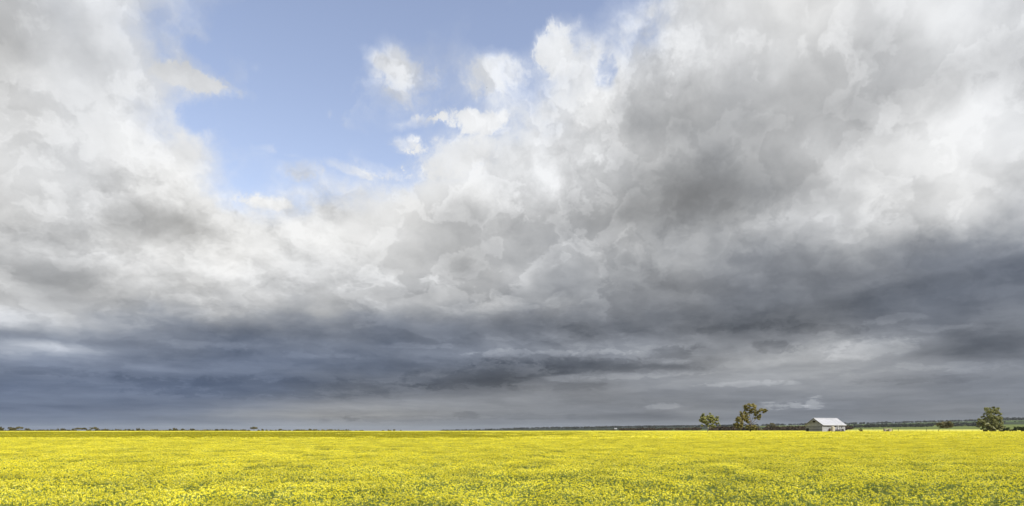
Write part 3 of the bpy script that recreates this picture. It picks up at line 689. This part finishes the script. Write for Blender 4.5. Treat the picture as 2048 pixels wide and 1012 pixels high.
for i, (c_, hw, top, kd) in enumerate(LINE):
    nm, lab, grp, cat = KIND[kd]; Yb = 560 + (i * 37 % 60); H = 862.6 - top; top -= .4
    if kd == 'f': lobes = [(c_, top + H * .24, hw, H * .20), (c_ - hw * .45, top + H * .36, hw * .55, H * .17), (c_ + hw * .5, top + H * .34, hw * .5, H * .17)]
    elif kd == 'r': lobes = [(c_ - hw * .3, top + H * .36, hw * .62, H * .32), (c_ + hw * .35, top + H * .45, hw * .6, H * .3), (c_, top + H * .7, hw * .8, H * .25)]
    else: lobes = [(c_ - hw * .4, top + H * .5, hw * .6, H * .45), (c_ + hw * .4, top + H * .6, hw * .6, H * .4)]
    limbs = [[(c_, 865), (c_ + random.uniform(-.6, .6), 861), (c_ - hw * .3, top + H * .35)], [(c_, 861.5), (c_ + hw * .4, top + H * .4)]]
    lab = '%s, %s from left in the left horizon line' % (lab.split(' in the ')[0], ordinal(rank[c_]))
    if c_ == 508: lab = 'tallest flat-topped mallee tree, standing above the low bushes in the left-centre horizon line'
    if c_ == 189: lab = 'wide flat-topped mallee tree at the right end of the longest clump on the left horizon'
    tree(nm, lab, c_, Yb, lobes, limbs, 'mallee', 'bark_dark', 34, .55, group=grp, cat=cat, rt=.12)

# woods and hedges too far off to count
def wood_belt(label, spec, seed, leaf, m='far_wood', per=26):
    """spec: (column range, distance range, height range, how many)"""
    r = np.random.default_rng(seed); Q = []
    for (c0, c1, y0, y1, h0, h1, n) in spec:
        px = r.uniform(c0, c1, n); Y = r.uniform(y0, y1, n); x = (px - 1024) / F * Y; z = ground_z(x, Y)
        dn = fbm(px / 40, Y / 300, seed); keep = dn > .36
        for a, b_, c in zip(x[keep], Y[keep], z[keep]):
            h = r.uniform(h0, h1); w = h * r.uniform(.6, 1.3)
            q = r.normal(size=(per, 3)); q /= np.linalg.norm(q, axis=1)[:, None]; q *= (r.uniform(.2, 1, per) ** .4)[:, None]
            pts = np.array([a, b_, c + h * .55]) + q * np.array([w, w, h * .5])
            Q.append(rand_quads(pts, r.uniform(.6, 1.3, per) * leaf * h, .1, .25, 1.3, r))
    Q = np.concatenate(Q); o = bpy.data.objects.new('distant_woodland', quads_mesh('distant_woodland', Q, M[m])); COL.objects.link(o)
    tag(o, label, kind='stuff'); return o
wood_belt('low dark scrub filling the gaps in the tree line on the left horizon', [(-20,700,620,680,2.2,3.3,520)], 50, .34, 'mallee')
wood_belt('dark brown-green belt of bushes behind the gum trees', [(1240,1400,1250,1500,3,5,190),(1385,1700,880,1000,3.2,6,420),(1500,1620,820,900,2.5,4.5,90),(1180,1260,1300,1500,1.5,3,40)], 51, .34, 'dry_shrub')
wood_belt('dark hedges across the green paddocks right of the shed', [(1690,1960,1650,1800,3.5,6,240),(1690,1960,2250,2400,4,7,160),(1840,2100,2700,2800,3,6,60)], 52, .34)
wood_belt('line of trees along the crest of the right-hand ridge', [(1500,2130,3350,3600,6,10,300),(2000,2130,3300,3500,9,14,60)], 53, .34)
wood_belt('dark scrub covering the low ridge in the middle of the horizon', [(1000,1500,4700,5200,6,11,420),(1100,1500,3000,4500,6,10,330),(880,1100,3500,4800,4,8,200)], 54, .34)

# ------------------------------------------------------------------ the shed
BY = 300.0; bx = (1645 - 1024) / F * BY; bz = gz(bx, BY)
ANG = math.atan2(.375, .927)
LX, LY, HE, HR = 13.3, 9.5, 4.25, 7.05
shed = empty('farm_shed', (bx, BY, bz), ANG)
tag(shed, 'white sheet-metal farm shed with a steep pale roof and a grey gable end', 'shed')
def corr_sheet(x0, x1, z0, z1, y, amp=.03, pitch=.2, axis='x', lean=0.0):
    """upright corrugated sheet facing -y (or -x) with real thickness"""
    mb = MB(); n = max(2, int((x1 - x0) / (pitch / 4))); f_, b_ = [], []
    vs = []
    for i in range(n + 1):
        t = x0 + (x1 - x0) * i / n; o_ = math.sin(t / pitch * 2 * math.pi) * amp
        for (z, dy) in ((z0, 0), (z1, lean)):
            vs.append((t, y + o_ + dy, z) if axis == 'x' else (y + o_ + dy, t, z))
    m_ = len(vs)
    vs += [(a, b + .04, c) if axis == 'x' else (a + .04, b, c) for a, b, c in vs]
    fs = []
    for i in range(n):
        a, b, c, d = 2*i, 2*i+2, 2*i+3, 2*i+1
        fs += [(a, b, c, d), (a + m_, d + m_, c + m_, b + m_)]
        fs += [(a, a + m_, b + m_, b), (d, c, c + m_, d + m_)]
    fs += [(0, 1, 1 + m_, m_), (2*n, 2*n + m_, 2*n + 1 + m_, 2*n + 1)]
    return mb.add(vs, fs)
# long wall: seven sheets, openings for two windows between them
spans = [(0.0, 1.9, 3.55), (1.9, 3.8, 3.5), (3.8, 5.6, 3.5), (5.6, 7.0, 3.95), (8.05, 9.3, 3.95), (9.95, 11.0, 3.6), (11.55, 13.3, 3.6)]
for (a, b_, top) in spans: corr_sheet(a, b_, 0, top, 0).build('wall_sheet', M['zinc_wall'], shed)
MB().add(*[[(0,0,0)]*0, []]) if False else None
MB().box(0, 5.6, .22, .28, 3.4, HE - .02).build('upper_panel', M['grey_wall2'], shed)  # darker grey puts the shade under the eave into the panel colour
MB().box(5.6, LX, .22, .28, 3.5, HE - .02).build('upper_panel', M['grey_wall'], shed)
for (a, b_, z0, z1) in ((7.0, 8.05, 3.0, 3.75), (9.3, 9.95, 2.5, 3.6), (11.0, 11.55, 2.5, 3.3)):
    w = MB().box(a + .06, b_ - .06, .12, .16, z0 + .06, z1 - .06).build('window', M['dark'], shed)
    fr = MB(); fr.box(a, b_, .05, .11, z1 - .06, z1 + .02); fr.box(a, b_, .05, .11, z0 - .02, z0 + .06); fr.box(a, a + .06, .05, .11, z0 + .06, z1 - .06); fr.box(b_ - .06, b_, .05, .11, z0 + .06, z1 - .06)
    fr.build('frame', M['white'], w)
    corr_sheet(a, b_, 0, z0, .03).build('wall_sheet', M['zinc_wall'], shed)
    MB().box(a, b_, .10, .15, z1, HE - .4).build('wall_sheet', M['zinc_wall'], shed)
MB().box(8.62, 8.86, -.52, -.30, 0, HE).build('post', M['white'], shed)
MB().box(0, .14, -.06, .05, 0, HE - .1).build('corner_post', M['white'], shed)
MB().box(LX - .14, LX, -.06, .05, 0, HE - .3).build('corner_post', M['white'], shed)
# gable end (x = 0), boards laid level; the doorway in its far corner is a near-black panel for the dark inside
DY0, DY1, DZ = 7.7, 9.1, 2.55
def gz_roof(y): return HE + (HR - HE) * (1 - abs(y - LY / 2) / (LY / 2))
rows = 12; zz = np.linspace(0, HR, rows + 1)
for k in range(rows):
    z0, z1 = zz[k] + .012, zz[k + 1] - .012
    def yr(z): return (0.0, LY) if z <= HE else ((z - HE) / (HR - HE) * LY / 2, LY - (z - HE) / (HR - HE) * LY / 2)
    a0, a1 = yr(z0); c0, c1 = yr(z1); pr = .03 + .025 * ((k * 7) % 3)
    mname = 'grey_wall2' if k in (3, 5, 8) else 'grey_wall'
    def board(y0b, y1b, y0t, y1t):
        MB().add([(-pr, y0b, z0), (-pr, y1b, z0), (-pr - .02, y1t, z1), (-pr - .02, y0t, z1), (.02, y0b, z0), (.02, y1b, z0), (.02, y1t, z1), (.02, y0t, z1)],
                 [(0,3,2,1),(4,5,6,7),(0,1,5,4),(1,2,6,5),(2,3,7,6),(3,0,4,7)]).build('wall_board', M[mname], shed)
    if z0 < DZ - .2: board(a0, DY0, c0, DY0); board(DY1, a1, DY1, c1)
    else: board(a0, a1, c0, c1)
MB().box(-.01, .03, .05, LY - .05, .02, HE - .02).build('gable_lining', M['dark'], shed)
dr = MB(); dr.box(-.10, -.06, DY0 - .1, DY0, 0, DZ + .1); dr.box(-.10, -.06, DY1, DY1 + .1, 0, DZ + .1); dr.box(-.10, -.06, DY0, DY1, DZ, DZ + .1)
dr.build('door_frame', M['dark'], shed)
MB().box(-.07, -.03, DY0 + .01, DY1 - .01, 0, DZ).build('doorway', M['dark'], shed)  # solid panel, its near-black colour stands for the unlit inside
for (ya, yb, za, zb) in ((2.2, 6.2, 2.85, 3.0), (2.4, 4.2, 2.1, 2.25)):
    MB().box(-.16, -.10, ya, yb, za, zb).build('batten', M['grey_wall2'], shed)
lv = empty('gable_vent', (0, 0, 0), 0, shed)
VY0, VY1, VZ0, VZ1 = 3.75, 5.45, 5.15, 6.1
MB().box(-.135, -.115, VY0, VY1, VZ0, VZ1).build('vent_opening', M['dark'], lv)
vf = MB(); vf.box(-.19, -.13, VY0 - .12, VY0, VZ0 - .12, VZ1); vf.box(-.19, -.13, VY1, VY1 + .12, VZ0 - .12, VZ1); vf.box(-.19, -.13, VY0, VY1, VZ0 - .12, VZ0); vf.build('frame', M['grey_wall'], lv)
MB().add([(-.13, VY0 - .2, VZ1 + .18), (-.13, VY1 + .2, VZ1 + .18), (-.5, VY1 + .2, VZ1), (-.5, VY0 - .2, VZ1), (-.13, VY0 - .2, VZ1 + .23), (-.13, VY1 + .2, VZ1 + .23), (-.5, VY1 + .2, VZ1 + .05), (-.5, VY0 - .2, VZ1 + .05)],
         [(0,1,2,3),(7,6,5,4),(0,4,5,1),(1,5,6,2),(2,6,7,3),(3,7,4,0)]).build('hood', M['white'], lv)
for k in range(4):
    z = VZ0 + .1 + k * .22
    MB().box(-.17, -.137, VY0 + .02, VY1 - .02, z, z + .05).build('louvre', M['post'], lv)
# back and far walls
MB().box(LX - .06, LX - .01, .02, LY - .02, 0, HE).build('end_wall', M['zinc_wall'], shed)
MB().add([(LX - .05, .1, HE), (LX - .05, LY - .1, HE), (LX - .05, LY / 2, HR - .1), (LX, .1, HE), (LX, LY - .1, HE), (LX, LY / 2, HR - .1)], [(0,2,1),(3,4,5),(0,1,4,3),(1,2,5,4),(2,0,3,5)]).build('end_gable', M['zinc_wall'], shed)
MB().box(.05, LX - .08, LY - .1, LY - .04, 0, HE).build('back_wall', M['zinc_wall'], shed)
# roof: overlapping sheets on each slope, ridge cap, fascias
OV, OE = .55, .30; RX0, RX1 = -OE, LX + OE
slope = (HR - HE) / (LY / 2)
def roof_sheet(x0, x1, side, m, lift):
    n = 8; vs = []; T = .05
    for i in range(n + 1):
        x = x0 + (x1 - x0) * i / n; w = .022 * math.cos(i * math.pi)
        for (y, z) in ((-OV, HE - slope * OV), (LY / 2, HR)):
            yy = y if side == 0 else LY - y
            vs.append((x, yy, z + .10 + w + lift))
    m_ = len(vs); vs += [(a, b, c - T) for a, b, c in vs]; fs = []
    for i in range(n):
        a, b, c, d = 2*i, 2*i+2, 2*i+3, 2*i+1
        fs += [(a, b, c, d), (a + m_, d + m_, c + m_, b + m_), (a, a + m_, b + m_, b), (d, c, c + m_, d + m_)]
    fs += [(0, 1, 1 + m_, m_), (2*n, 2*n + m_, 2*n + 1 + m_, 2*n + 1)]
    MB().add(vs, fs).build('roof_sheet', M[m], shed)
NS = 14
for side in (0, 1):
    for k in range(NS):
        a = RX0 + (RX1 - RX0) * k / NS; b_ = RX0 + (RX1 - RX0) * (k + 1) / NS
        roof_sheet(a, b_ + .04, side, 'roof2' if k in (9, 11) else 'roof', .012 * (k % 2))
rc = MB()
for sgn in (-1, 1):
    rc.add([(RX0 - .02, LY/2, HR + .18), (RX1 + .02, LY/2, HR + .18), (RX1 + .02, LY/2 + sgn * .3, HR + .18 - slope * .3), (RX0 - .02, LY/2 + sgn * .3, HR + .18 - slope * .3)], [(0,1,2,3) if sgn < 0 else (3,2,1,0)])
rc.build('ridge_cap', M['roof'], shed)
for x in (RX0 - .04, RX1):
    for sgn in (0, 1):
        y0 = -OV if sgn == 0 else LY + OV; y1 = LY / 2; z0 = HE - slope * OV
        MB().add([(x, y0, z0 - .16), (x, y1, HR - .16), (x, y1, HR + .04), (x, y0, z0 + .04), (x + .04, y0, z0 - .16), (x + .04, y1, HR - .16), (x + .04, y1, HR + .04), (x + .04, y0, z0 + .04)],
                 [(0,1,2,3),(4,7,6,5),(0,4,5,1),(1,5,6,2),(2,6,7,3),(3,7,4,0)]).build('barge_board', M['post'], shed)  # dark board colour also stands for the shadow under the roof edge
MB().box(RX0, RX1, -OV - .10, -OV + .04, HE - slope * OV - .06, HE - slope * OV + .07).build('gutter', M['white'], shed)
MB().box(.1, LX - .1, -.06, .12, HE - .42, HE - .28).build('eave_beam', M['steel'], shed)

def on_shed(lx, ly):                                    # a ground point beside the shed, from the shed's own corner
    v = Matrix.Rotation(ANG, 3, 'Z') @ Vector((lx, ly, 0)); p_ = Vector((bx, BY, 0)) + v; p_.z = gz(p_.x, p_.y); return p_
def lathe(prof, n=18):
    mb = MB(); k = len(prof); vs = [(r_ * math.cos(2*math.pi*j/n), r_ * math.sin(2*math.pi*j/n), z) for r_, z in prof for j in range(n)]
    fs = [(i*n + j, i*n + (j+1) % n, (i+1)*n + (j+1) % n, (i+1)*n + j) for i in range(k-1) for j in range(n)]
    fs.append(tuple(range(n))[::-1]); fs.append(tuple((k-1)*n + j for j in range(n))); return mb.add(vs, fs)
tk = empty('water_tank', on_shed(4.55, -1.35), ANG); tag(tk, 'cream round rainwater tank against the white wall of the shed', 'water tank')
lathe([(.78,0),(.80,.05),(.78,.6),(.805,.65),(.78,1.2),(.805,1.25),(.78,1.8),(.805,1.85),(.78,2.4),(.805,2.45),(.78,3.15)]).build('tank_body', M['tank'], tk)
lathe([(.82,3.15),(.5,3.32),(.22,3.42)]).build('tank_lid', M['tank'], tk)
dp = MB().tube([(0,.6,3.3),(-.3,.8,3.55),(-1.2,1.0,3.6),(-1.9,1.05,3.62)], [.05]*4, 6).build('inlet_pipe', M['steel'], tk)
dm = empty('oil_drum', on_shed(2.9, -1.2), ANG); tag(dm, 'rusty red-brown drum standing left of the cream tank', 'drum')
lathe([(.33,0),(.35,.03),(.33,.06),(.33,.5),(.35,.53),(.33,.56),(.33,1.0),(.35,1.03),(.33,1.06)]).build('drum_body', M['rust'], dm)
lathe([(.33,1.065),(.33,1.56),(.35,1.59),(.33,1.62),(.33,2.1),(.30,2.14)]).build('upper_drum', M['rust'], dm)
sd = empty('oil_drum', on_shed(10.6, -1.2), ANG); tag(sd, 'tall dark drum near the right end of the shed wall', 'drum')
lathe([(.24,0),(.26,.03),(.24,.06),(.24,.9),(.26,.93),(.24,.96),(.24,2.3)]).build('drum_body', M['steel'], sd)
# trailer with black frame, wheels and pale bins
tr = empty('farm_trailer', on_shed(7.7, -1.9), ANG); tag(tr, 'black-framed farm trailer with pale bins parked in front of the shed', 'trailer')
MB().box(-1.9, 1.9, -.8, .8, 1.3, 1.46).build('bed', M['steel'], tr)
dbm = MB(); dbm.tube([(-1.9,-.5,1.38),(-3.1,0,1.25)], [.06,.06], 6); dbm.tube([(-1.9,.5,1.38),(-3.1,0,1.25)], [.06,.06], 6); dbm.tube([(-3.1,0,1.25),(-3.4,0,1.3)], [.06,.06], 6); dbm.build('drawbar', M['steel'], tr)
def wheel(x, y, r=.86):
    w = empty('wheel', (x, y, r), 0, tr); w.rotation_euler = (R(90), 0, 0)
    lathe([(r*.62,-.11),(r*.93,-.11),(r,-.06),(r,.06),(r*.93,.11),(r*.62,.11)], 20).build('tyre', M['rubber'], w)
    lathe([(r*.6,-.05),(r*.6,.05),(.1,.07)], 14).build('rim', M['white'], w)
for x in (-1.05, 1.15):
    for y in (-.92, .92): wheel(x, y)
for x in (-1.85, -.6, .6, 1.85):
    MB().box(x - .05, x + .05, -.8, -.72, 1.46, 2.2).build('stake', M['steel'], tr)
    MB().box(x - .05, x + .05, .72, .8, 1.46, 2.2).build('stake', M['steel'], tr)
MB().box(-1.8, 1.8, -.8, -.74, 1.98, 2.12).build('side_rail', M['steel'], tr)
MB().box(-1.8, 1.8, .74, .8, 1.98, 2.12).build('side_rail', M['steel'], tr)
bn = empty('feed_bin', on_shed(7.25, -1.9) + Vector((0, 0, 1.465)), ANG); tag(bn, 'pale square bin on the left half of the black trailer', 'bin')
MB().box(-.5, .5, -.45, .45, 0, .42).build('bin_body', M['white'], bn); MB().box(-.54, .54, -.49, .49, .42, .5).build('lid', M['white'], bn)
bn = empty('feed_bin', on_shed(8.75, -1.9) + Vector((0, 0, 1.465)), ANG); tag(bn, 'low pale crate-like bin on the right half of the black trailer', 'bin')
MB().box(-.6, .6, -.4, .4, 0, .28).build('bin_body', M['white'], bn); MB().box(-.62, .62, -.42, .42, .28, .34).build('lid', M['tank'], bn)

# ------------------------------------------------------------------ stone trough shelter, fence and posts
RY = 298.0; rx = (1775 - 1024) / F * RY; rt_ = empty('stone_shelter', (rx, RY, gz(rx, RY))); tag(rt_, 'low pale stone stock shelter with dark openings behind the canola', 'shelter')
MB().box(-1.5, -.9, -.5, .5, 0, 2.05).build('wall_pier', M['stone'], rt_); MB().box(.55, 1.45, -.5, .5, 0, 2.15).build('wall_pier', M['stone'], rt_)
MB().box(-.9, .55, .3, .5, 0, 1.9).build('back_panel', M['stone'], rt_); MB().box(-1.6, 1.75, -.6, .6, 2.152, 2.42).build('roof_slab', M['stone'], rt_)
MB().box(-.6, .25, -.1, .1, 0, 1.35).build('inner_gate', M['rust'], rt_)
for dx_, h in ((-1.9, 2.6), (-1.62, 2.0), (1.9, 2.3)):
    x = rx + dx_; o = MB().tube([(0,0,-.1),(.02,0,h)], [.13, .10], 7).build('strainer_post', M['post']); o.location = (x, RY - .4, gz(x, RY))
    tag(o, {-1.9: 'leftmost dark post beside the pale stone shelter', -1.62: 'shorter dark post close against the left wall of the stone shelter', 1.9: 'dark post at the right side of the pale stone shelter'}[dx_], 'post')
fy = 302.5
fence = empty('wire_fence', ((1840 - 1024) / F * fy, fy, gz(184, fy))); tag(fence, 'post and wire fence running right from the shed behind the canola', 'fence')
fx0 = fence.location.x; posts = [1700, 1712, 1724, 1736, 1750, 1757, 1764, 1797, 1808, 1820, 1831, 1842, 1853, 1866, 1886, 1899, 1912, 1925, 1932, 1945, 1958, 2014, 2024, 2046, 2062, 2078]
TALL = {1700, 1797, 1853}
for q in posts:
    x = (q - 1024) / F * fy - fx0; h = 2.5 if q in TALL else 1.85; w = .10 if q in TALL else .065
    MB().tube([(x, 0, -.1), (x + random.uniform(-.05, .05), 0, h)], [w, w * .85], 6).build('post', M['post'], fence)
for h in (.6, 1.0, 1.4, 1.75):
    MB().tube([((1694 - 1024) / F * fy - fx0, .08, h), ((2090 - 1024) / F * fy - fx0, .08, h)], [.006, .006], 4).build('wire', M['wire'], fence)

# ------------------------------------------------------------------ far buildings
def far_building(label, px, Y, w, h, name='distant_shed'):
    x = (px - 1024) / F * Y; e = empty(name, (x, Y, gz(x, Y)), R(12)); tag(e, label, 'shed')
    MB().box(-w/2, w/2, -w*.25, w*.25, 0, h).build('wall', M['white'], e)
    MB().add([(-w*.53, -w*.3, h), (w*.53, -w*.3, h), (w*.53, w*.3, h), (-w*.53, w*.3, h), (-w*.53, 0, h*1.5), (w*.53, 0, h*1.5)], [(0,1,5,4),(2,3,4,5),(0,4,3),(1,2,5),(0,3,2,1)]).build('roof', M['roof'], e)
    MB().box(-w*.1, w*.1, -w*.25 - .06, -w*.25 - .01, 0, h*.8).build('door', M['dark'], e)
far_building('tiny white farm shed far off at the foot of the middle ridge', 1231, 2500, 8.5, 2.4)
far_building('tiny white building glimpsed among the dark bushes left of the big shed', 1599, 1500, 3.6, 2.2)

# ------------------------------------------------------------------ birds
def bird(label, px, py, Y, span, yaw):
    e = empty('bird', at(px, py, Y), yaw); tag(e, label, 'bird'); s_ = span
    lathe([(.005*s_,-.30*s_),(.05*s_,-.22*s_),(.085*s_,-.05*s_),(.09*s_,.05*s_),(.055*s_,.18*s_),(.045*s_,.24*s_),(.012*s_,.32*s_)], 10).build('body', M['feather'], e).rotation_euler = (R(-90), 0, 0)
    for sg in (-1, 1):
        MB().add([(0,.09*s_,.02*s_),(sg*.25*s_,.12*s_,.10*s_),(sg*.5*s_,-.02*s_,.06*s_),(sg*.24*s_,-.06*s_,.09*s_),(0,-.09*s_,.02*s_),
                  (0,.09*s_,.035*s_),(sg*.25*s_,.12*s_,.112*s_),(sg*.24*s_,-.06*s_,.102*s_),(0,-.09*s_,.035*s_)],
                 [(0,1,3,4),(1,2,3),(5,8,7,6),(6,7,2),(0,5,6,1),(1,6,2),(3,2,7),(3,7,8,4)]).build('wing', M['feather'], e)
bird('small dark bird flying high in front of the white cloud below the blue gap', 973.5, 175.5, 150, .34, .9)
bird('tiny dark bird low in the grey sky above the right-hand trees', 2014, 790, 260, .5, 1.3)

# ------------------------------------------------------------------ air
def haze_fn(n): return None
hm = bpy.data.materials.new('air'); hm.use_nodes = True; hm.node_tree.nodes.clear(); hn = NT(hm.node_tree)
pv = hn.node('ShaderNodeVolumePrincipled'); pv.inputs['Color'].default_value = (.62, .70, .80, 1); pv.inputs['Density'].default_value = 3.5e-5
ho = hn.node('ShaderNodeOutputMaterial'); hn.l.new(pv.outputs[0], ho.inputs['Volume'])
hz_ = MB().box(-14600, 14600, -14600, 14600, -27, 78).build('haze', hm); tag(hz_, 'thin grey rain haze over the distant ridges', kind='stuff')
